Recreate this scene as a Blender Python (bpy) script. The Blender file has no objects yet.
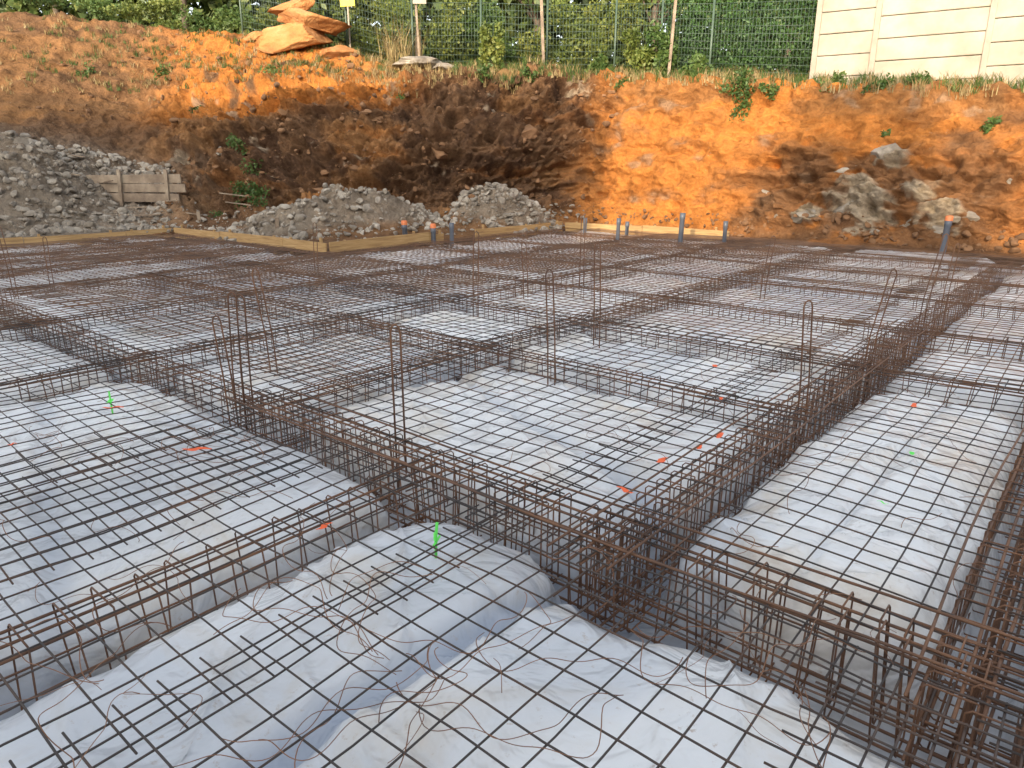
import bpy, math, random
import numpy as np
from mathutils import Vector
random.seed(7); rng=np.random.default_rng(11)
sc=bpy.context.scene
sc.view_settings.view_transform='Standard'; sc.view_settings.look='None'; sc.view_settings.exposure=0

# ---------------------------------------------------------------- helpers
def _h(xi,yi,zi,seed):
    n=(xi.astype(np.int64)*374761393+yi.astype(np.int64)*668265263+zi.astype(np.int64)*1442695041+seed*974634777)&0xffffffff
    n=((n^(n>>13))*1274126177)&0xffffffff
    n=(n^(n>>16))&0xffffffff
    return n/4294967295.0
def vn(x,y,z=0.0,seed=0):
    x,y,z=np.broadcast_arrays(np.asarray(x,float),np.asarray(y,float),np.asarray(z,float))
    xi=np.floor(x);yi=np.floor(y);zi=np.floor(z)
    fx=x-xi;fy=y-yi;fz=z-zi
    fx=fx*fx*fx*(fx*(fx*6-15)+10);fy=fy*fy*fy*(fy*(fy*6-15)+10);fz=fz*fz*fz*(fz*(fz*6-15)+10)
    r=0
    for a in (0,1):
        for b in (0,1):
            for c in (0,1):
                w=(fx if a else 1-fx)*(fy if b else 1-fy)*(fz if c else 1-fz)
                r=r+w*_h(xi+a,yi+b,zi+c,seed)
    return r*2-1
def fbm(x,y,z=0.0,o=4,seed=0,g=.5):
    r=0;a=1;t=0
    for i in range(o):
        r=r+a*vn(x*2**i+i*7.3,y*2**i+i*3.1,np.asarray(z)*2**i+i*5.7,seed+i);t+=a;a*=g
    return r/t
def sst(a,b,x):
    t=np.clip((x-a)/(b-a),0,1);return t*t*(3-2*t)

def fast_mesh(name,V,Q,mat,smooth=True,col=None,parent=None):
    V=np.asarray(V,np.float32);Q=np.asarray(Q,np.int32);k=Q.shape[1]
    me=bpy.data.meshes.new(name)
    me.vertices.add(len(V));me.vertices.foreach_set('co',V.ravel())
    me.loops.add(Q.size);me.loops.foreach_set('vertex_index',Q.ravel())
    me.polygons.add(len(Q));me.polygons.foreach_set('loop_start',np.arange(0,Q.size,k,dtype=np.int32))
    me.polygons.foreach_set('loop_total',np.full(len(Q),k,np.int32))
    me.update(calc_edges=True);me.validate()
    me.polygons.foreach_set('use_smooth',np.full(len(me.polygons),smooth))
    if col is not None:
        at=me.color_attributes.new('Col','FLOAT_COLOR','POINT')
        c=np.ones((len(V),4),np.float32);c[:,:3]=col;at.data.foreach_set('color',c.ravel())
    me.materials.append(mat)
    ob=bpy.data.objects.new(name,me);sc.collection.objects.link(ob)
    if parent: ob.parent=parent
    return ob
def empty(name,loc=(0,0,0)):
    e=bpy.data.objects.new(name,None);e.location=loc;sc.collection.objects.link(e);return e

class Tubes:
    def __init__(s): s.V=[];s.Q=[];s.n=0
    def add(s,pts,r,sides=6,ref=(0,0,1)):
        P=np.asarray(pts,float);n=len(P)
        T=np.empty_like(P);T[1:-1]=P[2:]-P[:-2];T[0]=P[1]-P[0];T[-1]=P[-1]-P[-2]
        T/=np.linalg.norm(T,axis=1)[:,None]+1e-9
        R=np.broadcast_to(np.asarray(ref,float),P.shape)
        A=np.cross(T,R);l=np.linalg.norm(A,axis=1)
        bad=l<.15
        if bad.any(): A[bad]=np.cross(T[bad],np.array((1.,.3,0)));l=np.linalg.norm(A,axis=1)
        A/=l[:,None];B=np.cross(A,T)
        an=np.arange(sides)*2*math.pi/sides
        V=P[:,None,:]+r*(np.cos(an)[None,:,None]*A[:,None,:]+np.sin(an)[None,:,None]*B[:,None,:])
        V=V.reshape(-1,3)
        i=np.arange(n-1)[:,None]*sides;j=np.arange(sides)[None,:];j2=(j+1)%sides
        Q=np.stack([i+j,i+j2,i+sides+j2,i+sides+j],-1).reshape(-1,4)
        e=(n-1)*sides
        if sides==6: C=[[3,2,1,0],[5,4,3,0],[e,e+1,e+2,e+3],[e,e+3,e+4,e+5]]
        else: C=[[3,2,1,0],[e,e+1,e+2,e+3]]
        s.V.append(V);s.Q.append(np.vstack([Q,C])+s.n);s.n+=len(V)
    def obj(s,name,mat,parent=None): return fast_mesh(name,np.vstack(s.V),np.vstack(s.Q),mat,True,parent=parent)
class Boxes:
    def __init__(s): s.V=[];s.Q=[];s.n=0
    def add(s,c,size,ax=(1,0),tilt=0.0):
        ax=np.array([ax[0],ax[1],0.])/math.hypot(*ax);ay=np.array([-ax[1],ax[0],0]);az=np.array([0,0,1.])
        if tilt: ax,az=ax*math.cos(tilt)+az*math.sin(tilt),az*math.cos(tilt)-ax*math.sin(tilt)
        h=np.array(size)/2
        V=[]
        for z in(-1,1):
            for y in(-1,1):
                for x in(-1,1): V.append(np.array(c)+ax*x*h[0]+ay*y*h[1]+az*z*h[2])
        s.V.append(np.array(V));s.Q.append(np.array([[0,2,3,1],[4,5,7,6],[0,1,5,4],[2,6,7,3],[0,4,6,2],[1,3,7,5]])+s.n);s.n+=8
    def obj(s,name,mat,parent=None,bev=0.0):
        o=fast_mesh(name,np.vstack(s.V),np.vstack(s.Q),mat,False,parent=parent)
        if bev:
            m=o.modifiers.new('b','BEVEL');m.width=bev;m.segments=2
        return o

# ---------------------------------------------------------------- materials
def newmat(name):
    m=bpy.data.materials.new(name);m.use_nodes=True
    nt=m.node_tree;b=nt.nodes['Principled BSDF'];return m,nt,b
def noise(nt,scale,detail=5,rough=.55,dist=0,co=None):
    n=nt.nodes.new('ShaderNodeTexNoise');n.inputs['Scale'].default_value=scale;n.inputs['Detail'].default_value=detail
    n.inputs['Roughness'].default_value=rough;n.inputs['Distortion'].default_value=dist
    if co is not None: nt.links.new(co,n.inputs['Vector'])
    return n
def ramp(nt,fac,stops):
    r=nt.nodes.new('ShaderNodeValToRGB');el=r.color_ramp.elements
    while len(el)<len(stops): el.new(.5)
    for e,(p,c) in zip(el,stops): e.position=p;e.color=(*c,1)
    nt.links.new(fac,r.inputs['Fac']);return r
def bump(nt,b,h,strength,dist=.02,prev=None):
    n=nt.nodes.new('ShaderNodeBump');n.inputs['Strength'].default_value=strength;n.inputs['Distance'].default_value=dist
    nt.links.new(h,n.inputs['Height'])
    if prev: nt.links.new(prev.outputs['Normal'],n.inputs['Normal'])
    nt.links.new(n.outputs['Normal'],b.inputs['Normal']);return n
def objco(nt):
    return nt.nodes.new('ShaderNodeTexCoord').outputs['Object']
def simple(name,stops,scale=4,rough=.8,bs=.3,bd=.01,detail=6):
    m,nt,b=newmat(name);co=objco(nt);n=noise(nt,scale,detail,.6,0,co);r=ramp(nt,n.outputs['Fac'],stops)
    nt.links.new(r.outputs['Color'],b.inputs['Base Color']);b.inputs['Roughness'].default_value=rough
    n2=noise(nt,scale*6,4,.6,0,co)
    if bs: bump(nt,b,n2.outputs['Fac'],bs,bd)
    return m
def mixc(nt,fac,a,b,typ='MIX'):
    n=nt.nodes.new('ShaderNodeMix');n.data_type='RGBA';n.blend_type=typ
    for v,s in((fac,n.inputs[0]),(a,n.inputs[6]),(b,n.inputs[7])):
        if isinstance(v,(int,float)): s.default_value=v
        elif isinstance(v,tuple): s.default_value=(*v,1)
        else: nt.links.new(v,s)
    return n.outputs[2]

# soil (vertex colours carry soil tones by zone, plus painted tree shade on the right face)
soil,nt,b=newmat('clay_soil');co=objco(nt)
at=nt.nodes.new('ShaderNodeAttribute');at.attribute_name='Col'
n1=noise(nt,2.2,9,.66,.3,co);r1=ramp(nt,n1.outputs['Fac'],[(.28,(.5,.46,.42)),(.5,(.95,.95,.95)),(.75,(1.4,1.35,1.25))])
c=mixc(nt,1.0,at.outputs['Color'],r1.outputs['Color'],'MULTIPLY')
n3=noise(nt,14,6,.7,0,co);r3=ramp(nt,n3.outputs['Fac'],[(.3,(.66,.64,.62)),(.6,(1.10,1.08,1.06))])
c=mixc(nt,.75,c,r3.outputs['Color'],'MULTIPLY')
vo=nt.nodes.new('ShaderNodeTexVoronoi');vo.inputs['Scale'].default_value=9;nt.links.new(co,vo.inputs['Vector'])
rv=ramp(nt,vo.outputs['Distance'],[(.12,(1,1,1)),(.2,(0,0,0))])
nm=noise(nt,1.3,3,.5,0,co);rm=ramp(nt,nm.outputs['Fac'],[(.54,(0,0,0)),(.68,(.55,.55,.55))])
mk=mixc(nt,1.0,rv.outputs['Color'],rm.outputs['Color'],'MULTIPLY')
c=mixc(nt,mk,c,(.36,.26,.17))
nt.links.new(c,b.inputs['Base Color']);b.inputs['Roughness'].default_value=.95
b.inputs['Specular IOR Level'].default_value=.15
bp=bump(nt,b,n1.outputs['Fac'],.9,.22);bp=bump(nt,b,n3.outputs['Fac'],.7,.05,bp);bump(nt,b,vo.outputs['Distance'],.4,.02,bp)

# membrane: vertex colour = grey-blue in grooves, trenches and noise patches vs. white film on the formers
memb,nt,b=newmat('polyethylene_sheet');co=objco(nt)
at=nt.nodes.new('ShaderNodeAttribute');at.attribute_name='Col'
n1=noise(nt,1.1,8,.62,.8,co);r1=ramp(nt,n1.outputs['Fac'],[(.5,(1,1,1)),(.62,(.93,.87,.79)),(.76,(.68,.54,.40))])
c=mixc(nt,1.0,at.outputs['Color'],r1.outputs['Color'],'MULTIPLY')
n4=noise(nt,19,6,.72,0,co);r4=ramp(nt,n4.outputs['Fac'],[(.61,(0,0,0)),(.74,(.65,.65,.65))])
c=mixc(nt,r4.outputs['Color'],c,(.42,.29,.18))
nt.links.new(c,b.inputs['Base Color']);b.inputs['Roughness'].default_value=.24
n5=noise(nt,1.7,3,.5,2.5,co);bp=bump(nt,b,n5.outputs['Fac'],.6,.10)
n6=noise(nt,6,3,.5,2.0,co);bump(nt,b,n6.outputs['Fac'],.28,.02,bp)

def steel(name,a,bb,c):
    m,nt,b=newmat(name);co=objco(nt)
    n=noise(nt,2.5,8,.7,0,co);r=ramp(nt,n.outputs['Fac'],[(.32,a),(.5,bb),(.7,c)])
    nt.links.new(r.outputs['Color'],b.inputs['Base Color']);b.inputs['Roughness'].default_value=.62
    n2=noise(nt,160,2,.6,0,co);bump(nt,b,n2.outputs['Fac'],.6,.002);return m
mesh_mat=steel('mesh_steel',(.035,.032,.032),(.06,.045,.038),(.13,.065,.036))
mesh_far=steel('mesh_steel_rusty',(.085,.05,.035),(.15,.08,.044),(.24,.12,.06))
rust=steel('rusted_rebar',(.07,.04,.027),(.145,.07,.037),(.26,.125,.06))
wire_mat=steel('rusty_tie_wire',(.12,.06,.035),(.24,.11,.055),(.36,.19,.1))
wood,nt,b=newmat('formwork_timber');co=objco(nt)
mp=nt.nodes.new('ShaderNodeMapping');mp.inputs['Scale'].default_value=(1,1,14);nt.links.new(co,mp.inputs['Vector'])
n=noise(nt,2,8,.6,.5,mp.outputs['Vector']);r=ramp(nt,n.outputs['Fac'],[(.3,(.24,.14,.06)),(.5,(.38,.235,.095)),(.7,(.48,.32,.15))])
nt.links.new(r.outputs['Color'],b.inputs['Base Color']);b.inputs['Roughness'].default_value=.75
oldwood=simple('weathered_timber',[(.3,(.14,.10,.07)),(.5,(.24,.18,.125)),(.7,(.36,.29,.21))],3)
conc=simple('cast_concrete',[(.3,(.29,.245,.19)),(.5,(.36,.31,.24)),(.7,(.42,.37,.295))],1.4,.9,.35,.015)
concpost=simple('concrete_post_mat',[(.3,(.27,.235,.185)),(.7,(.36,.315,.25))],3,.9)
stone=simple('limestone_rubble',[(.3,(.14,.115,.09)),(.5,(.26,.225,.18)),(.72,(.48,.43,.36))],2.2,.9,.7,.03)
brownstone=simple('clayey_stone',[(.3,(.10,.052,.026)),(.5,(.18,.095,.045)),(.75,(.28,.155,.08))],1.0,.95,.7,.03)
boulder_m=simple('orange_boulder',[(.3,(.30,.125,.04)),(.5,(.46,.205,.065)),(.72,(.52,.28,.12))],1.5,.9,.9,.08)
pvc=simple('grey_pvc',[(.3,(.08,.09,.11)),(.7,(.11,.12,.145))],3,.4,0)
pvco=simple('orange_cap_mat',[(.3,(.6,.16,.05)),(.7,(.7,.22,.08))],3,.5,0)
green_metal=simple('green_fence_steel',[(.3,(.05,.08,.055)),(.7,(.08,.12,.085))],3,.5,0)
orangep=simple('orange_marking_paint',[(.3,(.85,.10,.02)),(.7,(.9,.16,.04))],20,.6,0)
greenp=simple('green_marking_paint',[(.3,(.10,.8,.10)),(.7,(.2,.9,.15))],20,.6,0)
yellowp=simple('yellow_sign_paint',[(.3,(.8,.6,.03)),(.7,(.85,.65,.05))],5,.5,0)
render_m=simple('house_render',[(.3,(.5,.46,.4)),(.7,(.6,.56,.5))],2,.9)
glass_m=simple('window_glass',[(.3,(.03,.04,.05)),(.7,(.05,.06,.07))],2,.1,0)
def leafmat(name,a,bb,c,sc_=.9,hi=9.,tl=.25):
    m,nt,b=newmat(name);co=objco(nt)
    n=noise(nt,hi,3,.7,0,co);n2=noise(nt,sc_,3,.6,0,co)
    mm=nt.nodes.new('ShaderNodeMath');mm.operation='MULTIPLY_ADD';mm.inputs[1].default_value=.6
    nt.links.new(n.outputs['Fac'],mm.inputs[0])
    m2=nt.nodes.new('ShaderNodeMath');m2.operation='MULTIPLY';m2.inputs[1].default_value=.4;nt.links.new(n2.outputs['Fac'],m2.inputs[0])
    nt.links.new(m2.outputs[0],mm.inputs[2])
    r=ramp(nt,mm.outputs[0],[(.36,a),(.5,bb),(.63,c)])
    nt.links.new(r.outputs['Color'],b.inputs['Base Color']);b.inputs['Roughness'].default_value=.6
    if tl:
        tr=nt.nodes.new('ShaderNodeBsdfTranslucent');nt.links.new(r.outputs['Color'],tr.inputs['Color'])
        mx=nt.nodes.new('ShaderNodeMixShader');mx.inputs[0].default_value=tl
        nt.links.new(b.outputs[0],mx.inputs[1]);nt.links.new(tr.outputs[0],mx.inputs[2])
        nt.links.new(mx.outputs[0],nt.nodes['Material Output'].inputs['Surface'])
    return m
hedge_m=leafmat('hedge_leaves',(.016,.04,.009),(.035,.085,.016),(.065,.135,.026),tl=0)
bush_m=leafmat('bush_leaves',(.05,.08,.012),(.13,.17,.03),(.27,.27,.06))
tree_m=leafmat('tree_leaves',(.020,.036,.008),(.05,.08,.015),(.13,.15,.032),.4,3,tl=0)
weed_m=leafmat('weed_leaves',(.03,.07,.012),(.07,.125,.025),(.14,.19,.045))
dry_m=leafmat('dry_grass_blades',(.15,.11,.04),(.28,.20,.085),(.38,.30,.14),tl=0)
bark=simple('bark',[(.3,(.05,.035,.025)),(.7,(.12,.09,.06))],5)

# ---------------------------------------------------------------- slab frame
AZ=math.radians(40.2);SU,CU=math.sin(AZ),math.cos(AZ)
def W(u,v,z):
    u=np.asarray(u,float);v=np.asarray(v,float);z=np.asarray(z,float)
    u,v,z=np.broadcast_arrays(u,v,z)
    return np.stack([SU*u-CU*v,CU*u+SU*v,z],-1)
DU=np.array([SU,CU,0]);DV=np.array([-CU,SU,0])

def inside(u,v):
    return (u<17.0)&(v<19.2)&~((u>8.8)&(v>12.4))
# trenches : (axis, centre, half width, from, to, main)
TR=[('u',0.08,.21,2.35,9.5,1),('u',1.58,.19,2.35,8.8,1),('u',1.58,.17,8.8,17,0),('u',2.9,.18,-4,2.7,0),('u',4.68,.18,2.5,17,0),
    ('u',6.78,.18,-4,17,0),('u',9.3,.17,-4,17,0),('u',12.1,.17,-4,17,0),('u',14.4,.17,-4,8.8,0),('u',16.8,.17,-4,8.8,0),
    ('v',2.68,.20,-4,4.9,1),('v',2.68,.18,4.9,19.2,0),('v',5.05,.16,1.5,12.2,0),('v',6.65,.17,-4,19.2,0),('v',8.6,.16,-4,19.2,0),
    ('v',10.8,.16,-4,12.4,0),('v',13.0,.16,-4,12.4,0),('v',15.2,.16,-4,12.4,0),('v',0.2,.16,6.8,19.2,0)]
def trench_sd(u,v):
    d=np.full(np.shape(u),9.)
    for ax,c,h,a,b_,m in TR:
        p,q=(v,u) if ax=='u' else (u,v)
        dx=np.abs(p-c)-h;dy=np.maximum(a-q,q-b_)
        s=np.where((dx<0)&(dy<0),np.maximum(dx,dy),np.hypot(np.maximum(dx,0),np.maximum(dy,0)))
        k=.28;hh=np.clip(.5+.5*(s-d)/k,0,1);d=s*(1-hh)+d*hh-k*hh*(1-hh)
    return d
def memb_h(u,v):
    d=trench_sd(u,v)+.055*fbm(u*1.6,v*1.6,0,2,13)+.022*fbm(u*4,v*4,0,2,3)+.006*fbm(u*18,v*18,0,2,8)
    d=d-.16*sst(1.9,2.5,u)*sst(2.75,2.5,u)*sst(1.7,1.3,v)*sst(-.6,.2,v)
    top=-.095+.045*fbm(u*.9,v*.9,0,3,21)
    wu=u+.35*fbm(u*.7,v*.7,0,2,401);wv=v+.35*fbm(u*.7,v*.7,0,2,402)
    def crease(p,q,seed,wd,amp,dens):
        w=vn(p,q,0,seed)+.35*vn(p*2.1,q*2.1,0,seed+1)
        g=sst(dens,dens+.35,vn(u*.9,v*.9,0,seed+2))
        return amp*np.exp(-np.abs(w)/wd)*g
    cr=crease(wu*.5,wv*2.2,31,.10,.050,-.3)+crease(wu*2.3,wv*.6,41,.10,.045,-.25)+crease((wu+wv)*.5,(wu-wv)*2.0,51,.09,.045,-.2)+crease((wu+wv)*2.4,(wu-wv)*.6,61,.09,.035,-.1)+crease(wu*1.2,wv*4.5,71,.12,.014,-.1)
    top+=np.minimum(cr,.075)*.85
    top+=.012*vn(u*6+v*.8,v*6-u*.8,0,91)*np.exp(-np.maximum(d,0)/.16)
    def groove(p,c,w,m):
        return np.exp(-(np.abs(p-c+.04*fbm(u*1.2,v*1.2,0,2,9))/w)**3)*m
    g1=groove(v+.03*(u-1),1.74,.085,sst(3.2,2.2,u));g2=groove(u-.42*(v-3.2),3.95,.09,((u>2.8)&(u<5)&(v>1.7)&(v<4.6))*1.)
    g3=groove(v,.83,.03,(u>2.8)*1.);g4=groove(u-.1*v,1.05,.03,(v<1.7)*1.)
    g5=groove(u-.3*v,-.2,.08,((v>3.1)&(v<6.6)&(u<2.4))*1.)
    top+= -.10*g1-.07*g2-.03*g3-.025*g4-.03*g5
    for k in (3.75,4.45): top+=-.02*groove(u,k,.02,(v<1.5)*1.)
    z=top-.11*np.exp(-np.maximum(d,0)/.09)
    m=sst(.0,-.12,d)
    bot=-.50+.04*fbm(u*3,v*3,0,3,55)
    groove_tint=np.clip(.8*g1+.6*g2+.35*g5+.3*g3,0,1)
    tint=np.clip(groove_tint*(.75+.35*fbm(u*2,v*2,0,3,222))+.55*sst(.02,-.12,d)+.42*sst(.1,.5,fbm(u*.6+3,v*.6,0,3,210)),0,1)
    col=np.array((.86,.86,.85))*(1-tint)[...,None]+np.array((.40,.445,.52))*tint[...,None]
    return z*(1-m)+bot*m,col
def memb_patch(name,u0,u1,v0,v1,st):
    us=np.arange(u0,u1+st/2,st);vs=np.arange(v0,v1+st/2,st)
    U,Vv=np.meshgrid(us,vs,indexing='ij')
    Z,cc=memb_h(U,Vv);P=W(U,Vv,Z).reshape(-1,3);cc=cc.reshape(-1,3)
    n,m=U.shape;i=np.arange(n-1)[:,None]*m;j=np.arange(m-1)[None,:]
    Q=np.stack([i+j,i+m+j,i+m+j+1,i+j+1],-1).reshape(-1,4)
    uc=(U[:-1,:-1]+st/2).ravel();vc=(Vv[:-1,:-1]+st/2).ravel()
    Q=Q[inside(uc,vc)]
    used=np.unique(Q);mp_=np.zeros(len(P),int);mp_[used]=np.arange(len(used))
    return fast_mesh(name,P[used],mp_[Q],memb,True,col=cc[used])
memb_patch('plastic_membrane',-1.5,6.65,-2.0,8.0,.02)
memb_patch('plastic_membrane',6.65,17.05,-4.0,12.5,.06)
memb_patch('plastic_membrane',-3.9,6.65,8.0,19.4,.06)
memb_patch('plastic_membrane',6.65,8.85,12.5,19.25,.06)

# ---------------------------------------------------------------- welded mesh sheets
def wav(u,v,s): return .022*vn(u*.9,v*.9,0,s)+.010*vn(u*3,v*3,0,s+9)
def sheet(name,u0,u1,v0,v1,z0,seed,mat,sides,r=.0042,sp=.15,rotmax=.8):
    T=Tubes();rr=random.Random(seed)
    rot=math.radians(rr.uniform(-rotmax,rotmax));ou=rr.uniform(-.06,.06);ov=rr.uniform(-.06,.06)
    cu,cv=(u0+u1)/2,(v0+v1)/2
    st=.2 if sides==6 else .6
    def tr(u,v):
        a=u-cu;b_=v-cv
        return cu+a*math.cos(rot)-b_*math.sin(rot)+ou,cv+a*math.sin(rot)+b_*math.cos(rot)+ov
    def line(ua,va,ub,vb,dz,ref):
        n=max(3,int(max(abs(ub-ua),abs(vb-va))/st))
        t=np.linspace(0,1,n);u,v=tr(ua+(ub-ua)*t,va+(vb-va)*t)
        jit=rr.uniform(-.006,.006)
        u=u+.013*vn(u*1.3,v*1.3,ua*2,3)+jit;v=v+.013*vn(u*1.3,v*1.3,va*2,4)+jit
        ok=inside(u+.05,v+.05)
        if ok.sum()<3: return
        u=u[ok];v=v[ok]
        z=z0+dz+wav(u,v,seed%3)
        T.add(W(u,v,z),r,sides,ref)
    k=v0+sp/2
    while k<v1: line(u0,k,u1+rr.uniform(-.03,.0),k,0,(0,0,1));k+=sp
    k=u0+sp/2
    while k<u1: line(k,v0+rr.uniform(0,.02),k,v1,r*1.9,(0,0,1));k+=sp
    if T.V: T.obj(name,mat)
sd=0
ulist=[-2.2,2.25,6.6,10.9,15.0];vlist=[-2.6,-.35,1.95,4.25,6.55,8.85,11.15,13.4,15.7,17.9]
for iu,u0 in enumerate(ulist):
    for iv,v0 in enumerate(vlist):
        u1=min(u0+4.65,17.1);v1=min(v0+2.6,19.2)
        if u0>8.5 and v0>12.3: continue
        if u0>10 and v0<-1: continue
        near=(u0<6.5 and v0<6.6)
        sd+=1
        sheet('rebar_mesh',u0,u1,v0,v1,.012+.010*((iu+iv)%2),sd,mesh_mat if near else mesh_far,6 if near else 4,.0041 if near else .0047)
for (a,b_,c,d) in [(3.0,8.6,7.1,9.4),(3.0,8.6,9.5,12),(-2,2.6,9,12),(9,13,7,9.5),(13,17,5,9),(3,8.6,13,17)]:
    sd+=1;sheet('rebar_mesh',a,b_,c,d,.036,sd,mesh_far,4,.0047)
sheet('rebar_mesh',-1.8,2.2,3.3,5.0,.034,201,mesh_mat,6,.0041,.15,1.5)
sheet('rebar_mesh',-1.2,2.3,-.9,.5,.034,202,mesh_mat,6,.0041,.15,1.5)
sheet('rebar_mesh',3.0,4.9,4.3,6.9,.034,203,mesh_far,6,.0041,.15,1.5)

# ---------------------------------------------------------------- beam cages
for ax,c,h,a,b_,main in TR:
    T=Tubes();w=h-.06;a=max(a,-3.5) if ax=='u' else max(a,-2.5)
    near=(c<7 and ax=='v') or (ax=='u' and c<5)
    rr=random.Random(int(c*100))
    def pt(s,o,z): return W(s,c+o,z) if ax=='u' else W(c+o,s,z)
    zt=.024 if main else -.005;zb=-.42
    offs=np.linspace(-w+.012,w-.012,4 if main else 3)
    n=int((b_-a)/.5)+2
    s=np.linspace(a-.05,b_+.02,n)
    lim=inside(s,np.full(n,c)) if ax=='u' else inside(np.full(n,c),s)
    s=s[lim]
    for zz,rad in ((zt-.014,.0068),(zb+.014,.0068),((zt+zb)/2,.005)):
        oo=offs if zz!=(zt+zb)/2 else (offs[0],offs[-1])
        for o in oo:
            T.add(pt(s,o+.016*vn(s*.8,o*50,0,4),zz+.014*vn(s*.7,o*30,zz*9,5)),rad,6 if near else 4)
    if main:
        for o in (-w-.04,w+.04):
            T.add(pt(s,o+.03*vn(s*.5,o*50,1,4),zt+.022+.012*vn(s*.7,o*30,2,5)),.0062,6)
    k=a+.05;st=.125 if main else .165
    ref=DU if ax=='u' else DV
    while k<s[-1]:
        kk=k+rr.uniform(-.035,.035);lean=rr.uniform(-.04,.04)
        cells=[(-w,w)] if not main else [(-w,.015),(-.015,w)]
        for ci,(p,q) in enumerate(cells):
            sv=kk+ci*.018
            z1=zt+.004+rr.uniform(-.006,.026)
            pts=[pt(sv,p,z1),pt(sv+lean,p,zb),pt(sv+lean,q,zb),pt(sv,q,z1),pt(sv,p+.0,z1+.001)]
            P=np.array(pts)
            if near: 
                Q=[P[0]]
                for i in (1,2,3):
                    Q.append(P[i]+(P[i-1]-P[i])/np.linalg.norm(P[i-1]-P[i])*.018)
                    Q.append(P[i]+(P[i+1]-P[i])/np.linalg.norm(P[i+1]-P[i])*.018)
                Q.append(P[4]);P=np.array(Q)
            T.add(P,.004 if near else .005,6 if near else 4,ref)
        k+=st
    T.obj('rebar_beam_cage',rust)

# upright hairpins (starter bars)
pins=[(-2.03,5.0,.84,.03),(-1.97,5.02,.82,.02),(-2.12,5.1,.65,-.06),(-2.1,6.05,.86,-.08),(-.725,4.29,.76,0),(-.45,8.6,.95,.02),(.344,5.87,.88,-.03),(.864,7.03,.98,-.02),
      (2.13,4.9,.80,-.05),(3.2,6.19,.84,.12),(4.54,7.75,1.0,.1),(3.42,9.65,.80,.08),(-7.08,10.06,.9,-.05),(1.13,11.5,.95,0),(-6.9,10.6,.7,.02),(5.35,8.7,.8,.05),(-3.3,12.0,.8,.03),(.2,9.9,.7,-.04)]
for x,y,hh,lean in pins:
    T=Tubes();g=.030
    P=[(x-g,y,-.4),(x-g+lean*.3,y+.01,hh*.3)]
    top=np.array([x+lean*hh*1.3,y+.02,hh])
    P+= [tuple(top+(-g,0,-.05)),tuple(top+(-g*.7,0,-.015)),tuple(top),tuple(top+(g*.7,0,-.015)),tuple(top+(g,0,-.05)),(x+g+lean*.3,y+.012,hh*.3),(x+g,y,-.4)]
    T.add(P,.0065,6,(0,1,0));T.obj('rebar_starter_bar',rust)

# tie wires
T=Tubes()
def wire(x,y,n,step,curl,r,z0=.03,h=None):
    a=random.uniform(0,6.28) if h is None else h;P=[]
    z=z0;p1,p2=random.uniform(0,6),random.uniform(0,6);f=random.uniform(.12,.3);b0=random.uniform(-.06,.06);lift=random.uniform(.0,.07)
    for i in range(n):
        P.append((x,y,z+.018*math.sin(i*.45+p1)+lift*math.sin(math.pi*i/n)))
        x+=math.cos(a)*step;y+=math.sin(a)*step;a+=b0+curl*math.sin(i*f+p2)+random.uniform(-.05,.05)
    T.add(P,r,4)
for i in range(110):
    y=random.uniform(1.6,7);x=random.uniform(-.75,.8)*y
    wire(x,y,random.randint(10,34),.02,random.uniform(.08,.32),random.uniform(.0011,.0018))
for (x,y,h) in [(-.45,2.1,2.6),(-.4,2.05,2.7),(-.5,2.15,2.5),(-.75,2.5,2.2),(.05,2.5,4.9),(-.25,2.0,4.4),(-.3,2.2,4.6),(.45,2.3,5.2),(.6,2.1,4.2),(.35,1.95,3.8),(.95,1.95,4.8),(-1.4,2.0,2.9),(-1.3,2.3,3.2),(-1.5,4.0,2.8),(-1.6,3.9,3.1)]:
    for q in range(2): wire(x+q*.02,y,48,.02,.14,.0018,.035,h+random.uniform(-.15,.15))
T.obj('tie_wire',wire_mat)

# paint marks / tags on the bars
def mark(name,u,v,l,w,mat,z,ang):
    n=9;t=np.linspace(-.5,.5,n);V=[];
    for s in t:
        ww=w*(1-.6*abs(s)*2)*(1+.4*random.uniform(-1,1))
        for o in(-1,1):
            a=s*l*math.cos(ang)-o*ww/2*math.sin(ang);b_=s*l*math.sin(ang)+o*ww/2*math.cos(ang)
            V.append(W(u+a,v+b_,z+.004*math.sin(s*9)))
    V=np.array(V);Q=[[2*i,2*i+1,2*i+3,2*i+2] for i in range(n-1)]
    fast_mesh(name,V,Q,mat)
def uv(x,y): return SU*x+CU*y,-CU*x+SU*y
for (x,y,l,w,a) in [(-1.92,4.02,.17,.045,-.75),(1.33,4.25,.14,.04,.2),(.88,3.85,.12,.04,0),(-.9,3.05,.10,.03,.1),(.6,3.45,.12,.04,1.3),(-2.85,4.8,.14,.03,-.7),(2.9,4.85,.14,.04,.1),(1.55,5.0,.08,.03,.3),(1.75,5.9,.1,.04,.7),(-3.1,4.1,.05,.03,0),(1.15,4.05,.1,.03,.2)]:
    u,v=uv(x,y);mark('orange_paint_mark',u,v,l,w,orangep,.05,a)
for (x,y,l,w,a) in [(-.36,2.95,.1,.014,.8),(-2.95,4.95,.12,.03,.8),(2.4,3.95,.07,.03,.3),(1.9,3.3,.06,.015,1.3)]:
    u,v=uv(x,y);mark('green_paint_mark',u,v,l,w,greenp,.05,a)
T=Tubes();T.add([(-.355,2.93,-.05),(-.352,2.93,.06),(-.345,2.935,.13)],.007,6,(0,1,0));T.add([(-.36,2.9,.03),(-.34,2.98,.035)],.006,6)
T.obj('green_marker_peg',greenp)
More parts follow.
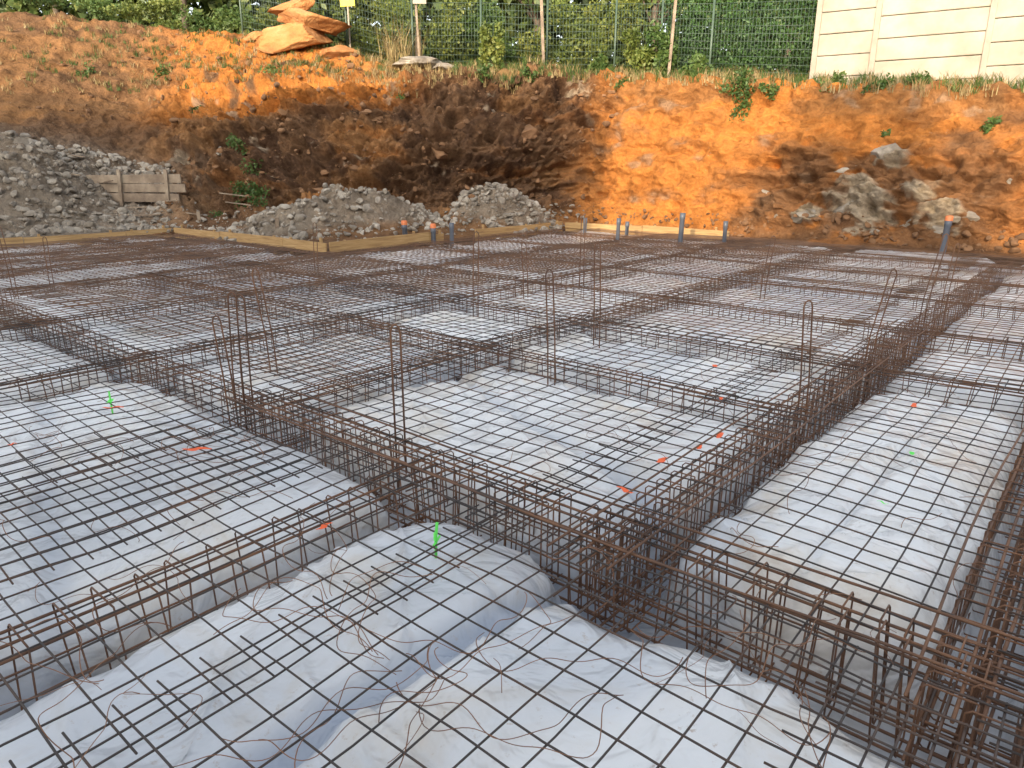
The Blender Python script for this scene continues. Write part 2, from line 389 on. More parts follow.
T=Tubes();T.add([(-2.95,4.95,-.05),(-2.95,4.95,.12)],.007,6,(0,1,0));T.obj('green_marker_peg',greenp)

# ---------------------------------------------------------------- terrain / bank
C=[ # front, foot, talus, mid, lip, back, far
[(-18.5,7.8,-.03),(-24,13,0),(-25,15,1.5),(-25.5,16.5,3.0),(-26,18,3.8),(-28,24,6.5),(-34,60,8)],
[(-11.9,15.7,-.03),(-12.6,17.2,.1),(-13.4,18.8,1.5),(-14,20.3,2.7),(-14.6,22,3.4),(-17.5,28,6.7),(-24,60,8)],
[(-10.5,17.35,-.03),(-10.4,19,.15),(-10.9,21.0,.75),(-11.2,22.2,1.8),(-11.6,23.4,3.2),(-13.2,28,6.5),(-18,60,8)],
[(-8.98,19.11,-.03),(-8.1,19.9,.1),(-7.8,21,.5),(-7.9,22,1.9),(-8.2,23,3.5),(-9.5,26.5,5.9),(-13,60,7)],
[(-5.78,16.4,-.03),(-5.0,19.2,.15),(-5.2,20.6,.7),(-5.4,21.5,2.1),(-5.6,22.5,3.8),(-6.6,25.3,5.4),(-9,60,6)],
[(-3.79,14.73,-.03),(-2.9,19.6,.1),(-3,20.7,.6),(-3,21.3,2.2),(-3.1,22.3,4.1),(-3.3,25,4.7),(-4,60,5.5)],
[(-1.08,17.93,-.03),(-.3,20.3,.1),(-.3,21.2,.6),(-.3,21.7,2.3),(-.3,22.7,4.25),(-.3,25.5,4.6),(0,60,5.5)],
[(1.5,21.0,-.03),(2.0,21.7,0),(2.1,22.0,.7),(2.3,22.3,2.4),(2.6,23.0,4.2),(3.2,25.8,4.6),(5,60,5)],
[(4.71,18.28,-.03),(5.1,18.8,0),(5.2,19.05,.6),(5.45,19.35,2.2),(5.9,19.9,3.75),(7.2,22,4.1),(14,60,4.5)],
[(7.77,15.7,-.03),(8.2,16.2,0),(8.3,16.45,.6),(8.6,16.8,2),(9.1,17.3,3.3),(10.5,19.3,3.7),(24,56,4.2)],
[(10.74,13.18,-.03),(11.3,13.7,0),(11.4,13.85,.6),(11.7,14.2,1.8),(12.2,14.7,2.95),(13.8,16.8,3.3),(36,50,4)],
[(17.1,7.8,-.03),(18,8,0),(18.1,8.1,.6),(18.5,8.6,1.8),(19,9.1,2.8),(21,11.5,3),(50,40,3.5)]]
C=np.array(C,float)
ta=np.concatenate([np.linspace(0,1,30,False),np.linspace(1,10,680,False),np.linspace(10,11,50)])
nb=[34,34,62,70,56,30];tb=np.concatenate([np.linspace(i,i+1,n,False) for i,n in enumerate(nb)]+[[6.0]])
ia=np.clip(np.floor(ta).astype(int),0,10);fa=ta-ia
rows=C[ia]*(1-fa)[:,None,None]+C[ia+1]*fa[:,None,None]
kw=49;ker=np.hanning(kw+2)[1:-1];ker/=ker.sum()
for r_ in range(1,7):
    for k_ in range(3):
        s=np.pad(rows[:,r_,k_],kw//2,mode='edge')
        rows[:,r_,k_]=np.convolve(s,ker,'valid')
ib=np.clip(np.floor(tb).astype(int),0,5);fb=tb-ib
fbs=fb.copy();last=ib==5;fbs[last]=fb[last]**1.7
G=rows[:,ib]*(1-fbs)[None,:,None]+rows[:,ib+1]*fbs[None,:,None]
TA=np.broadcast_to(ta[:,None],G.shape[:2]);TB=np.broadcast_to(tb[None,:],G.shape[:2])
X,Y,Z=G[...,0].copy(),G[...,1].copy(),G[...,2].copy()
da=np.gradient(G,axis=0);db=np.gradient(G,axis=1)
N=np.cross(da,db);N/=np.linalg.norm(N,axis=2)[...,None]+1e-9
face=sst(1.2,1.9,TB)*sst(4.6,3.8,TB)
midz=sst(1.8,2.6,TA)*sst(7.4,6.6,TA)
rightz=sst(6.6,7.3,TA)
rock_shade_r=sst(8.0,8.5,TA)*sst(9.9,9.4,TA)*sst(3.3,2.8,TB)
leftz=sst(2.6,1.8,TA)
ap=sst(.0,.25,TB)
amp=.05+face*(midz*.66+rightz*.24+rock_shade_r*.34+leftz*.18)+.16*sst(4,4.4,TB)*sst(7.2,6.2,TA)
n_big=fbm(X*.75,Y*.75,Z*1.2,5,100,.55)
n_rid=1-2*np.abs(fbm(X*1.3,Y*1.3,Z*2.4,4,120,.55))*2
n_fin=fbm(X*5,Y*5,Z*7,3,140,.6)
n_cel=np.round(fbm(X*1.1,Y*1.1,Z*3.2,3,160)*5)/5
n_cel2=np.round(fbm(X*2.4+n_big,Y*2.4,Z*4.5,2,165)*4)/4
D=amp*(.75*n_big+.32*n_rid+.22*n_fin+(.65*n_cel+.35*n_cel2)*(midz+.3*rightz+.6*rock_shade_r))*ap
D+= -.75*face*midz*np.exp(-((TB-2.35+.35*n_big)/.33)**2)*sst(3.9,4.6,TA)
D+= -.45*np.exp(-((TA-6.1)/.45)**2)*np.exp(-((TB-2.5)/.5)**2)
D+= .18*np.exp(-((TB-3.9)/.12)**2)*sst(3.6,4.4,TA)*(.6+n_big)
G2=G+N*D[...,None]
def mound(cx,cy,rx,ry,h):
    q=((X-cx)/rx)**2+((Y-cy)/ry)**2
    return h*np.exp(-(q**1.4)*1.0)*(1+.75*n_big+.3*n_fin)
mz=mound(-5.6,18.5,1.5,1.3,.62)+mound(-4.3,18.9,1.2,1.0,.55)+mound(-3.0,19.4,1.0,.9,.4)+mound(.2,20.3,1.2,.7,.7)+mound(-.8,20.2,.8,.6,.5)+mound(-13.0,19.5,1.5,1.3,.4)+mound(-9.8,22.4,1.6,.5,.3)+mound(7.9,17.0,.9,.5,.15)
G2[...,2]+=mz*sst(.15,.6,TB)*sst(3.2,2.2,TB)
G2[...,2]+=.03*n_fin*ap
G2[...,2]+=sst(4,4.6,TB)*(.35*fbm(X*.35,Y*.35,0,3,200)*sst(6,4,TA))
G2[...,2]+=sst(3.7,4.1,TB)*sst(5.2,4.6,TB)*.16*fbm(X*.9,Y*.9,0,3,205)
def L(a,b_,t): return a+(b_-a)*np.clip(t,0,1)[...,None]
brown=np.array((.15,.086,.048));orange=np.array((.50,.195,.047));ochre=np.array((.33,.17,.07));grey=np.array((.25,.215,.17));pale=np.array((.46,.38,.28));dark=np.array((.085,.048,.03));dryg=np.array((.26,.18,.08))
cn=fbm(X*.5,Y*.5,Z*.8,4,300);cn2=fbm(X*1.4,Y*1.4,Z*2.2,4,310);strat=fbm(X*.25,Y*.25,Z*1.6,4,320)
col=np.broadcast_to(brown,G.shape).copy()
col=L(col,ochre,sst(-.1,.35,cn+.15)*.7)
col=L(col,orange,rightz*sst(-.5,.0,cn+.25*strat+.25)*.97)
col=L(col,brown*1.3,rightz*sst(.15,.45,cn2)*.4)
col=L(col,brown*1.1,rock_shade_r*sst(-.35,.1,cn2+.2)*.8)  # brown painted in to deepen the tree's cast shadow on the right face
col=L(col,ochre*.8,rightz*sst(3.3,3.75,TB)*sst(-.2,.2,cn2+strat)*.6)
col=L(col,orange*.8,midz*sst(.08,.35,strat+cn*.4)*.4)
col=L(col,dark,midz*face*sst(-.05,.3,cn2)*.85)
col=L(col,orange*.95,sst(3.5,3.9,TB)*sst(1.7,2.6,TA)*sst(5.4,4.6,TA)*sst(-.35,.15,cn2+.2))
col=L(col,ochre*.9,leftz*sst(3.6,4.2,TB)*.7)
col=L(col,brown,sst(3.9,4.3,TB)*sst(3.2,1.6,TA)*sst(-.1,.2,cn)*.7)
col=L(col,pale,face*sst(.42,.57,cn2+.2*strat)*.7*(midz+.4*rightz))
gm=np.clip(sst(3.5,2.4,TB)*sst(2.9,2.0,TA)+sst(.08,.35,mz)*1.0*sst(3.2,2.2,TB),0,1)
col=L(col,grey,gm*.85)
col=L(col,brown*1.05,(sst(1.4,.9,TB))*.6*(1-gm))
for (px,py,pz,r_) in [(8.35,16.6,1.9,.42),(8.0,16.7,.8,.7),(9.3,15.7,.55,.5),(7.1,17.5,.5,.3),(8.9,16.1,1.2,.35)]:
    q=((X-px)**2+(Y-py)**2+((Z-pz)*1.3)**2)/r_**2
    t=sst(1.3,.7,q+1.4*cn2+.8*n_fin);col=L(col,pale*.9,t);G2+=N*(t*.16*(1+n_fin+.8*n_cel2))[...,None]
col=L(col,dryg,sst(4.0,4.3,TB)*sst(3.9,5.2,TA)*(.55+.45*cn2))
col*=(1+.12*n_fin)[...,None]
na_,nb_=TA.shape
i=np.arange(na_-1)[:,None]*nb_;j=np.arange(nb_-1)[None,:]
Q=np.stack([i+j,i+nb_+j,i+nb_+j+1,i+j+1],-1).reshape(-1,4)
fast_mesh('earth_bank_terrain',G2.reshape(-1,3),Q,soil,True,col=np.clip(col,0.01,.9).reshape(-1,3))
TV=G2.reshape(-1,3);TAf=TA.ravel();TBf=TB.ravel()
def gz(x,y):
    d=(TV[:,0]-x)**2+(TV[:,1]-y)**2
    k=np.argpartition(d,6)[:6];return float(TV[k,2].max())
gcol=np.tile(np.array([[.22,.14,.08]]),(4,1))
fast_mesh('ground',[(-400,-400,-.62),(400,-400,-.62),(400,400,-.62),(-400,400,-.62)],[[0,1,2,3]],soil,False,col=gcol)

# ---------------------------------------------------------------- stones
import bmesh
bm=bmesh.new();bmesh.ops.create_icosphere(bm,subdivisions=2,radius=1);bm.verts.ensure_lookup_table()
IV=np.array([v.co[:] for v in bm.verts]);IF=np.array([[v.index for v in f.verts] for f in bm.faces]);bm.free()
bm=bmesh.new();bmesh.ops.create_icosphere(bm,subdivisions=5,radius=1);IV4=np.array([v.co[:] for v in bm.verts]);IF4=np.array([[v.index for v in f.verts] for f in bm.faces]);bm.free()
def rock_template(iv,seed,nc=9,lo=.45,hi=.8):
    r=np.random.default_rng(seed);V=iv.copy()
    for k in range(nc):
        n=r.normal(size=3);n/=np.linalg.norm(n);d=r.uniform(lo,hi)
        s=V@n;m=s>d;V[m]-=np.outer(s[m]-d,n)
    return V*(1+.06*fbm(V[:,0]*3,V[:,1]*3,V[:,2]*3,2,seed))[:,None]
RT=[rock_template(IV,s) for s in range(12)]
def stones(name,mask,n,smin,smax,mat,pw=2.5):
    idx=rng.choice(np.where(mask)[0],n);V=[];F=[];o=0
    for k in idx:
        p=TV[k]+rng.normal(0,.05,3)*(1,1,0);s=smin+(smax-smin)*rng.random()**pw
        a,b_=rng.uniform(0,6.28,2);ca,sa=math.cos(a),math.sin(a);cb,sb=math.cos(b_),math.sin(b_)
        R=np.array([[ca,-sa,0],[sa,ca,0],[0,0,1]])@np.array([[1,0,0],[0,cb,-sb],[0,sb,cb]])
        q=RT[rng.integers(12)]*(s*rng.uniform(.7,1.3),s*rng.uniform(.6,1.1),s*rng.uniform(.4,.8))
        V.append(q@R.T+p+(0,0,s*.1));F.append(IF+o);o+=len(IV)
    return fast_mesh(name,np.vstack(V),np.vstack(F),mat,False)
mzf=mz.ravel();gmf=gm.ravel()
stones('rubble_heap',(mzf>.07)&(TBf<3)&(TAf>2.8)&(TAf<7.5),3300,.02,.15,stone,3)
stones('rubble_heap',(gmf>.5)&(TAf<2.9)&(TBf<3.4)&(TBf>.7)&(TAf>.7),3400,.02,.16,stone,3.8)
stones('scattered_stones',(TBf>1.2)&(TBf<4)&(TAf>2.3)&(TAf<7.2),900,.02,.15,brownstone,3.5)
stones('scattered_stones',(TBf>3.8)&(TBf<5.2)&(TAf>.7)&(TAf<6),900,.02,.13,brownstone,4)
stones('scattered_stones',(TBf>.8)&(TBf<1.8)&(TAf>6.5)&(TAf<10.5),500,.02,.14,brownstone,3)
stones('scattered_stones',(TBf>.3)&(TBf<1.8)&(TAf>2.5)&(TAf<7),900,.02,.11,stone,3)
def boulder(name,c,s,rotz,seed,mat,tilt=0,nc=14):
    V=rock_template(IV4,seed,nc,.35,.75);V=V*(1+.09*fbm(V[:,0]*2,V[:,1]*2,V[:,2]*5,4,seed))[:,None]
    V=V*1.45*s;ct,st_=math.cos(tilt),math.sin(tilt);V=V@np.array([[ct,0,st_],[0,1,0],[-st_,0,ct]])
    ca,sa=math.cos(rotz),math.sin(rotz);V=V@np.array([[ca,sa,0],[-sa,ca,0],[0,0,1]])+c
    fast_mesh(name,V,IF4,mat,True)
zb=gz(-6.6,25)
boulder('boulder',(-6.9,25.0,zb+.15),(1.25,.8,.36),.15,51,boulder_m,.1)
boulder('boulder',(-6.6,25.1,zb+.82),(1.25,.75,.36),-.1,58,boulder_m,-.14)
boulder('boulder',(-7.0,25.2,zb+1.22),(.65,.5,.24),.4,53,boulder_m,.15)
boulder('boulder',(-8.4,25.9,gz(-8.4,25.9)+.05),(.4,.3,.22),0,55,boulder_m)
boulder('boulder',(-5.5,24.6,gz(-5.5,24.6)-.05),(.5,.4,.25),1,59,boulder_m)
boulder('boulder',(-2.9,24.0,gz(-2.9,24)+.1),(.8,.4,.15),.1,56,stone)
boulder('boulder',(-2.1,23.8,gz(-2.1,23.8)+.08),(.5,.35,.13),-.1,57,stone)
for k,(x,y,z,s) in enumerate([(-4.6,22.1,2.5,.5),(-3.9,22.1,3.0,.4),(-2.2,21.9,2.2,.5),(-1.3,22.1,2.8,.45),(-5.4,22.0,2.2,.4),(.4,22.3,2.6,.4)]):
    boulder('embedded_rock',(x,y,z),(s*1.2,s*.6,s*.55),k,70+k,brownstone,.2)
# pale limestone blocks set into the right-hand face
def face_pt(ta_,tb_):
    k=np.argmin((TAf-ta_)**2+(TBf-tb_)**2);return TV[k]
for k,(a_,b_,s) in enumerate([(8.95,2.95,.26),(8.75,2.7,.2),(8.8,1.9,.30),(8.95,2.1,.24),(9.15,1.8,.2),(9.3,1.6,.26),(9.42,1.9,.2),(8.6,1.6,.2),(8.45,1.7,.16),(9.0,1.4,.2),(9.55,2.6,.12),(8.3,2.3,.12)]):
    p=face_pt(a_,b_);boulder('limestone_outcrop',(p[0]+.10,p[1]+.12,p[2]),(s*1.2,s*.9,s*.7),-.7+.3*math.sin(k*2.1),90+k,stone,.3*math.sin(k))

# ---------------------------------------------------------------- timber
def plank_line(name,p,q,z0,h,mat=wood,stakes=True,seg=2.6):
    e=empty(name);B=Boxes();S=Boxes();p=np.array(p);q=np.array(q);Ln=np.linalg.norm(q-p);d=(q-p)/Ln;t=0
    nrm=np.array([-d[1],d[0]])
    while t<Ln-.2:
        l=min(seg*random.uniform(.8,1.1),Ln-t);c=p+d*(t+l/2)
        B.add((c[0],c[1],z0+h/2+random.uniform(-.03,.03)),(l-.015,.03,h*random.uniform(.85,1.05)),d,random.uniform(-.012,.012))
        for f in (.15,.85):
            cc=p+d*(t+l*f)+nrm*.05
            S.add((cc[0],cc[1],z0+h*.35),(.05,.05,h*1.6*random.uniform(.8,1.2)),d,random.uniform(-.05,.05))
        t+=l
    B.obj('boards',mat,e,.004)
    if stakes: S.obj('stakes',mat,e,.003)
def wp(u,v): a=W(u,v,0);return (float(a[0]),float(a[1]))
plank_line('timber_formwork',wp(0,19.24),wp(8.8,19.24),-.1,.24)
plank_line('timber_formwork',wp(8.86,19.2),wp(8.86,12.5),-.1,.28)
plank_line('timber_formwork',wp(8.9,12.46),wp(12.2,12.46),-.1,.28)
plank_line('timber_formwork',wp(13.3,12.46),wp(17.0,12.46),-.1,.28)
plank_line('timber_formwork',wp(17.06,12.4),wp(17.06,7.4),-.1,.28)
e=empty('timber_retaining_boards');B=Boxes()
for k,(x0,x1,z) in enumerate([(-13.2,-9.3,.85),(-13.0,-9.1,1.10),(-12.7,-9.2,1.34)]):
    B.add(((x0+x1)/2,20.55+.01*k,z),(x1-x0,.05,.23),(1,-.02),.01*(k-1))
for x in (-12.6,-10.9,-9.6): B.add((x,20.47,1.05),(.09,.07,1.1),(1,0),random.uniform(-.06,.06))
B.obj('boards',oldwood,e,.006)
B=Boxes()
for x,y,hh in [(-11.9,19.0,.9),(-5.7,17.6,.5),(-2.6,17.6,.5),(-8.6,20.0,.5)]: B.add((x,y,hh*.5),(.09,.07,hh),(1,.2),random.uniform(-.12,.12))
for k in range(14):
    x=random.uniform(-14,-6);y=19.6+random.random()*1.2;B.add((x,y,gz(x,y)+.06),(random.uniform(.4,1.3),.06,.03),(random.uniform(-1,1),random.uniform(-.4,.4)),random.uniform(-.15,.15))
B.obj('timber_stakes',oldwood,None,.004)

# ---------------------------------------------------------------- pipes
def pipe(x,y,h,r,cap,tilt=0):
    e=empty('pvc_pipe',(x,y,0));n=20;an=np.linspace(0,2*math.pi,n,False)
    def ring(rad,z): return np.stack([rad*np.cos(an)+tilt*z,rad*np.sin(an),np.full(n,z)],-1)
    rs=[ring(r,-.4),ring(r,h-.14),ring(r*1.16,h-.13),ring(r*1.16,h),ring(r*.98,h),ring(r*.95,h-.2)]
    V=np.vstack(rs);Qs=[]
    for k in range(5):
        for j_ in range(n): Qs.append([k*n+j_,k*n+(j_+1)%n,(k+1)*n+(j_+1)%n,(k+1)*n+j_])
    fast_mesh('tube',V,Qs,pvc,True,parent=e)
    if cap:
        rs=[ring(r*1.22,h-.03),ring(r*1.22,h+.05),ring(r*1.0,h+.07),ring(.001,h+.075)];V=np.vstack(rs);Qs=[]
        for k in range(3):
            for j_ in range(n): Qs.append([k*n+j_,k*n+(j_+1)%n,(k+1)*n+(j_+1)%n,(k+1)*n+j_])
        fast_mesh('cap',V,Qs,pvco,True,parent=e)
for x,y,h,r,c_ in [(2.5,17.1,.52,.045,0),(3.83,16.4,.68,.055,0),(4.83,16.4,.5,.045,0),(8.85,14.75,.66,.06,1),(-1.42,17.0,.42,.05,0),(-2.56,17.3,.38,.06,1),(-1.85,17.0,.33,.055,1),(1.9,18.9,.4,.045,0),(2.9,18.3,.35,.045,0)]:
    pipe(x,y,h,r,c_,random.uniform(-.03,.03))

# ---------------------------------------------------------------- concrete panel wall
e=empty('concrete_panel_wall');B=Boxes();Pp=Boxes()
p0=np.array([7.70,19.72]);dr=np.array([.862,-.507]);
ts=[0,1.35]+[1.35+2.35*k for k in range(1,6)]
for k in range(len(ts)-1):
    a,b_=ts[k],ts[k+1];c_=p0+dr*(a+b_)/2;zb0=3.62-.11*(a+b_)/2
    for r_ in range(6):
        B.add((c_[0],c_[1]+random.uniform(-.008,.008),zb0-.2+.25+.5*r_),(b_-a-.10,.06,.486),dr)
    g=p0+dr*b_;Pp.add((g[0],g[1],3.45-.11*b_+1.25),(.13,.15,3.6),dr)
g=p0;Pp.add((g[0],g[1],3.5+1.3),(.13,.15,3.6),dr)
B.obj('panels',conc,e,.022);Pp.obj('posts',concpost,e,.012)

# ---------------------------------------------------------------- welded fence on top
e=empty('welded_mesh_fence');T=Tubes();Tp=Tubes()
poly=[(-9.5,27.6),(-5.5,26.0),(-1,25.0),(3.2,24.2),(5.6,21.9),(7.7,19.9)]
for (a,b_) in zip(poly[:-1],poly[1:]):
    a=np.array(a);b2=np.array(b_);Ln=np.linalg.norm(b2-a);npan=max(1,round(Ln/2.2))
    for k in range(npan):
        s=a+(b2-a)*k/npan;t_=a+(b2-a)*(k+1)/npan;zs=gz(*s);zt_=gz(*t_)
        Tp.add([(s[0],s[1],zs-.3),(s[0]+.01,s[1],zs+2.15)],.035,6,(0,1,0))
        n=int(np.linalg.norm(t_-s)/.10)
        for q in range(n):
            c_=s+(t_-s)*q/n;z=zs+(zt_-zs)*q/n;T.add([(c_[0],c_[1],z+.05),(c_[0],c_[1],z+2.0)],.006,4,(0,1,0))
        for q in range(11):
            z=.08+q*.19;T.add([(s[0],s[1],zs+z),(t_[0],t_[1],zt_+z)],.007,4)
T.obj('wires',green_metal,e);Tp.obj('posts',green_metal,e)
B=Boxes();B.add((.95,24.3,gz(.95,24.3)+1.1),(.09,.09,2.6),(1,0),.05);B.add((-3.0,24.9,gz(-3,24.9)+.9),(.07,.07,2.4),(1,0),.03);B.add((4.6,22.4,gz(4.6,22.4)+1.2),(.08,.08,2.6),(1,0),-.04)
B.obj('wooden_post',oldwood,None,.005)
e=empty('warning_sign');B=Boxes();B.add((-5.35,25.7,gz(-5.35,25.7)+1.6),(.5,.02,.45),(1,-.2));B.obj('plate',yellowp,e,.003)
B=Boxes();B.add((-5.35,25.73,gz(-5.35,25.7)+.9),(.05,.04,2.4),(1,-.2));B.obj('post',concpost,e,.003)
e=empty('notice_sign');B=Boxes();B.add((-2.9,24.8,gz(-2.9,24.8)+1.95),(.42,.02,.32),(1,0));B.obj('plate',conc,e,.003)

# ---------------------------------------------------------------- foliage
def leaves(name,ells,n,s,mat,shell=.5,par=None,flat=False):
    P=[];wts=np.array([e_[3]*e_[4]+e_[4]*e_[5]+e_[3]*e_[5] for e_ in ells]);wts/=wts.sum()
    for e_,w_ in zip(ells,wts):
        k=int(n*w_)+1;d=rng.normal(size=(k,3));d/=np.linalg.norm(d,axis=1)[:,None]
        r=(rng.random(k)**shell)[:,None]*(1+.22*fbm(d[:,0]*2.3+e_[0],d[:,1]*2.3,d[:,2]*2.3,2,5))[:,None]
        P.append(np.array(e_[:3])+d*r*np.array(e_[3:6]))
    P=np.vstack(P);k=len(P)
    a=rng.normal(size=(k,3));a/=np.linalg.norm(a,axis=1)[:,None];b_=np.cross(a,rng.normal(size=(k,3)));b_/=np.linalg.norm(b_,axis=1)[:,None]
    ss=s*rng.uniform(.5,1.3,(k,1));a=a*ss;b_=b_*ss*.55
    V=np.stack([P-a,P+b_,P+a,P-b_],1).reshape(-1,3);Qs=np.arange(k*4).reshape(-1,4)
    return fast_mesh(name,V,Qs,mat,False,parent=par)
ell=[]
for t in np.linspace(0,1,12):
    x=5.1+(9.8-5.1)*t;y=24.1+(20.9-24.1)*t
    for z in (.4,1.3,2.2,3.0): ell.append((x+random.uniform(-.15,.15),y+random.uniform(-.15,.15)+.2,4.0-.5*t+z,.6,.5,.65))
leaves('hedge',ell,26000,.055,hedge_m,.35)
def bush(x,y,w,h,n,mat,name='bush',s=.07):
    z=gz(x,y);ell=[]
    for k in range(9): ell.append((x+random.uniform(-.5,.5)*w,y+random.uniform(-.3,.3)*w,z+h*random.uniform(.12,.8),w*.28,w*.26,h*.2))
    leaves(name,ell,n,s,mat,.45)
for x,y,w,h,n,m in [(-4.6,27.3,2.2,2.8,2800,bush_m),(-2.0,25.9,1.3,2.6,2200,bush_m),(-.7,26.0,1.4,2.4,2400,weed_m),(.6,26.4,1.5,2.0,2000,bush_m),(2.0,26.0,1.6,2.5,2600,bush_m),(3.4,25.2,1.4,2.8,2600,bush_m),(3.9,23.3,1.1,1.3,1600,bush_m),(4.4,22.7,.8,1.9,1300,weed_m),
   (-8.5,28.6,2,1.6,2000,bush_m),(-11,30,2.6,1.4,2000,weed_m),(-13.8,30.5,2.6,1.2,1800,bush_m),(-17.5,31,3,1.2,1800,weed_m),(-.6,24.0,.6,1.6,900,bush_m),(5.1,21.3,.6,.7,600,weed_m),(2.7,23.6,.7,.6,500,weed_m)]:
    bush(x,y,w,h,n,m)
def tree(x,y,h,w,n,mat,s=.16,z=None,shell=.5):
    z=gz(x,y) if z is None else z
    e=empty('tree',(0,0,0));T=Tubes()
    T.add([(x,y,z-.3),(x+.05,y,z+h*.3),(x-.08,y+.05,z+h*.6)],.16,6,(0,1,0))
    ell=[]
    for k in range(12):
        a=random.uniform(0,6.28);r=random.uniform(0,.33)*w;zz=z+h*random.uniform(.32,.85)
        c_=(x+r*math.cos(a),y+r*math.sin(a),zz);ell.append((*c_,w*.26,w*.26,h*.15))
        T.add([(x,y,z+h*.3),((x+c_[0])/2,(y+c_[1])/2,(z+h*.35+zz)/2),c_],.05,4,(0,1,0))
    T.obj('trunk_and_limbs',bark,e);leaves('crown',ell,n,s,mat,shell,e)
for x,y,h,w in [(-22,38,9,6),(-15,36,8,6),(-9,34,8,5.5),(-4,33,8,5),(1,32,8,5),(6,33,8.5,5.5),(11,31,8,6),(17,29,8,6),(-30,36,9,7)]:
    tree(x,y,h,w,3500,tree_m,.19)
ell=[]
for x in np.arange(-42,42,1.2):
    for z in (5.5,7.5,10,12.5): ell.append((x+random.uniform(-.6,.6),39+random.uniform(-1,1),z+random.uniform(-.8,.8),1.9,1.3,1.7))
leaves('tree_line',ell,60000,.36,tree_m,.4)
def tufts(name,pts,mat,nbl,h):
    V=[]
    for (x,y,z) in pts:
        for k in range(nbl):
            a=random.uniform(0,6.28);hh=h*random.uniform(.4,1.2);ox,oy=random.gauss(0,.05),random.gauss(0,.05)
            d=np.array([math.cos(a),math.sin(a),0]);w_=np.array([-d[1],d[0],0])*.008
            p=np.array([x+ox,y+oy,z-.02]);m_=p+d*hh*.2+(0,0,hh*.6);t_=p+d*hh*.6+(0,0,hh)
            V+= [p-w_,p+w_,m_+w_,m_-w_, m_-w_,m_+w_,t_+w_*.2,t_-w_*.2]
    V=np.array(V);fast_mesh(name,V,np.arange(len(V)).reshape(-1,4),mat,False)
def pick(mask,n): 
    k=rng.choice(np.where(mask)[0],n);return [tuple(TV[i_]) for i_ in k]
tufts('dry_grass',pick((TBf>3.85)&(TBf<4.9)&(TAf>4.6)&(TAf<10.6),900),dry_m,10,.26)
tufts('dry_grass',pick((TBf>4.1)&(TBf<5.0)&(TAf>1)&(TAf<4.8),300),dry_m,10,.2)
tufts('tall_dry_grass',[(-3.6+random.gauss(0,.25),24.9,gz(-3.6,24.9)) for _ in range(14)],dry_m,10,1.2)
tufts('green_grass',pick((TBf>3.9)&(TBf<4.8)&(TAf>5.5)&(TAf<10.6),460),weed_m,12,.28)
tufts('green_grass',pick((TBf>4.2)&(TBf<5.1)&(TAf>.8)&(TAf<5),300),weed_m,12,.18)
def weed(cx,cy,cz,r,n,s=.05,nm='weed_plant'):
    ell=[(cx+random.uniform(-.6,.6)*r,cy+random.uniform(-.2,.2)*r,cz+random.uniform(-.5,.5)*r,r*.45,r*.35,r*.4) for _ in range(6)]
    leaves(nm,ell,n,s,weed_m,.5)
for ta_,tb_,r,n in [(8.0,3.95,.55,620),(8.05,3.6,.42,320),(8.2,3.8,.3,200),(9.75,3.6,.3,190),(9.4,3.5,.28,150),(8.5,4.1,.5,360),(10.1,3.7,.3,160),(10.0,3.3,.2,80),(7.7,4.1,.4,280),(3.15,2.7,.5,360),(3.05,2.2,.6,460),(2.85,1.7,.5,340),(3.3,1.8,.4,240),(3.0,3.1,.4,200),(9.0,4.1,.3,160),(7.2,3.9,.25,120),(8.9,3.3,.12,40),(4.9,3.8,.25,120),(2.6,3.9,.3,130),(3.5,4.3,.5,260),(5.8,4.0,.3,150),(3.6,1.4,.2,80),(1.6,4.4,.4,200),(2.3,4.5,.4,200),(6.3,4.0,.3,150),(8.8,4.0,.35,200)]:
    p=face_pt(ta_,tb_);weed(p[0],p[1]-.15,p[2],r,n)

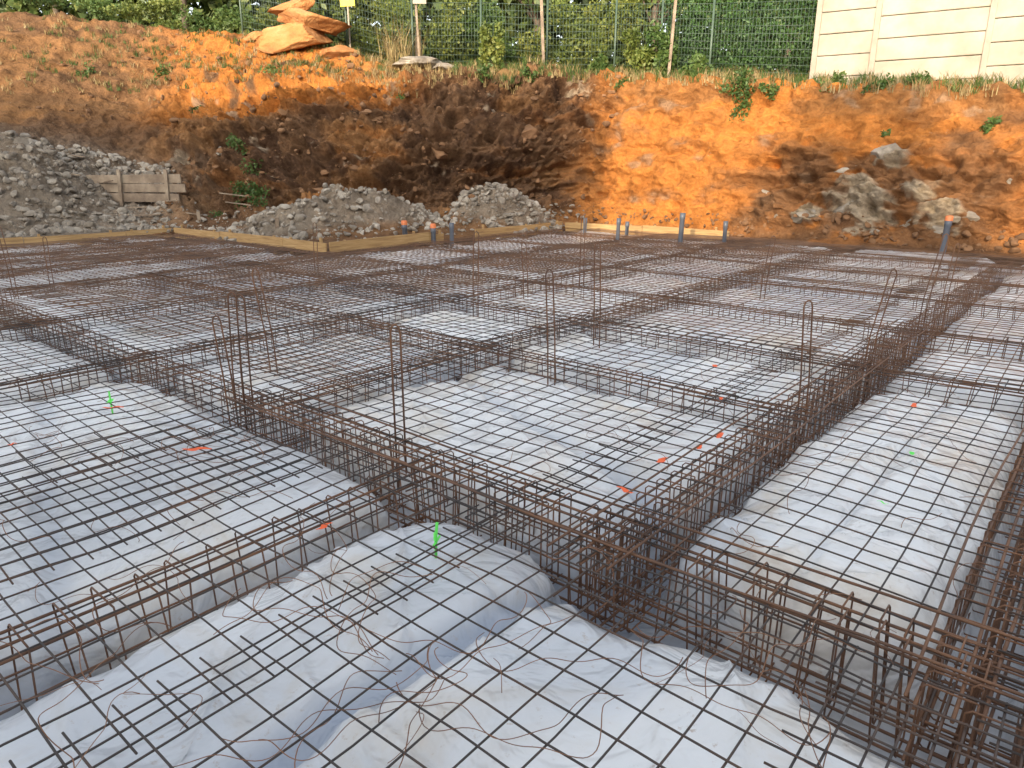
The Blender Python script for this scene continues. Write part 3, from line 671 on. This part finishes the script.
# ---------------------------------------------------------------- neighbourhood behind the camera (casts the evening shadows)
def building(name,x0,x1,y0,y1,h):
    e=empty(name);B=Boxes();B.add(((x0+x1)/2,(y0+y1)/2,h/2-.31),(x1-x0,y1-y0,h-.62+1.24-.02));
    B.obj('walls',render_m,e,.02)
    R=Boxes();R.add(((x0+x1)/2,(y0+y1)/2,h+.06),(x1-x0+.2,y1-y0+.2,.1));R.obj('roof_coping',concpost,e,.01)
    Wn=Boxes();Fr=Boxes();z=1.6
    while z<h-1.2:
        x=x0+1.4
        while x<x1-1:
            Wn.add((x,y1+.01,z),(1.1,.06,1.25));Fr.add((x,y1+.05,z-.70),(1.35,.2,.08));Fr.add((x,y1+.045,z),(.06,.05,1.25));x+=2.8
        z+=2.8
    Wn.obj('windows',glass_m,e);Fr.obj('sills_and_mullions',concpost,e)
building('apartment_building',-46,-11.7,-17,-12,12.9)
building('house',-11.6,-1.0,-17,-12.05,7.7)
building('house',-.9,22,-17,-12.05,6.6)
tree(-3.0,-11.2,12.4,6.2,18000,tree_m,.2,-.6,.45)

# ---------------------------------------------------------------- light, camera
EL=14.0;dirh=np.array([.35,.937]);dirh/=np.linalg.norm(dirh)
d=Vector((dirh[0]*math.cos(math.radians(EL)),dirh[1]*math.cos(math.radians(EL)),-math.sin(math.radians(EL))))
su=bpy.data.lights.new('sun','SUN');su.energy=5.0;su.angle=math.radians(.5);su.color=(1,.80,.55)
so=bpy.data.objects.new('sun',su);so.rotation_euler=d.to_track_quat('-Z','Y').to_euler();sc.collection.objects.link(so)
w=bpy.data.worlds.new('World');sc.world=w;w.use_nodes=True;nt=w.node_tree
sk=nt.nodes.new('ShaderNodeTexSky');sk.sky_type='NISHITA';sk.sun_disc=False;sk.sun_elevation=math.radians(EL);sk.sun_rotation=math.radians(200.5)
sk.dust_density=3.0;sk.ozone_density=.6
hs=nt.nodes.new('ShaderNodeHueSaturation');hs.inputs['Saturation'].default_value=.42;nt.links.new(sk.outputs[0],hs.inputs['Color'])
bg=nt.nodes['Background'];bg.inputs['Strength'].default_value=.50;nt.links.new(hs.outputs[0],bg.inputs['Color'])
cam=bpy.data.cameras.new('camera');co_=bpy.data.objects.new('camera',cam);sc.collection.objects.link(co_)
cam.sensor_width=36;cam.lens=710/1024*36;cam.clip_end=1500;cam.clip_start=.05
co_.location=(0,0,1.7);co_.rotation_euler=(math.radians(90-17.1),0,0);sc.camera=co_
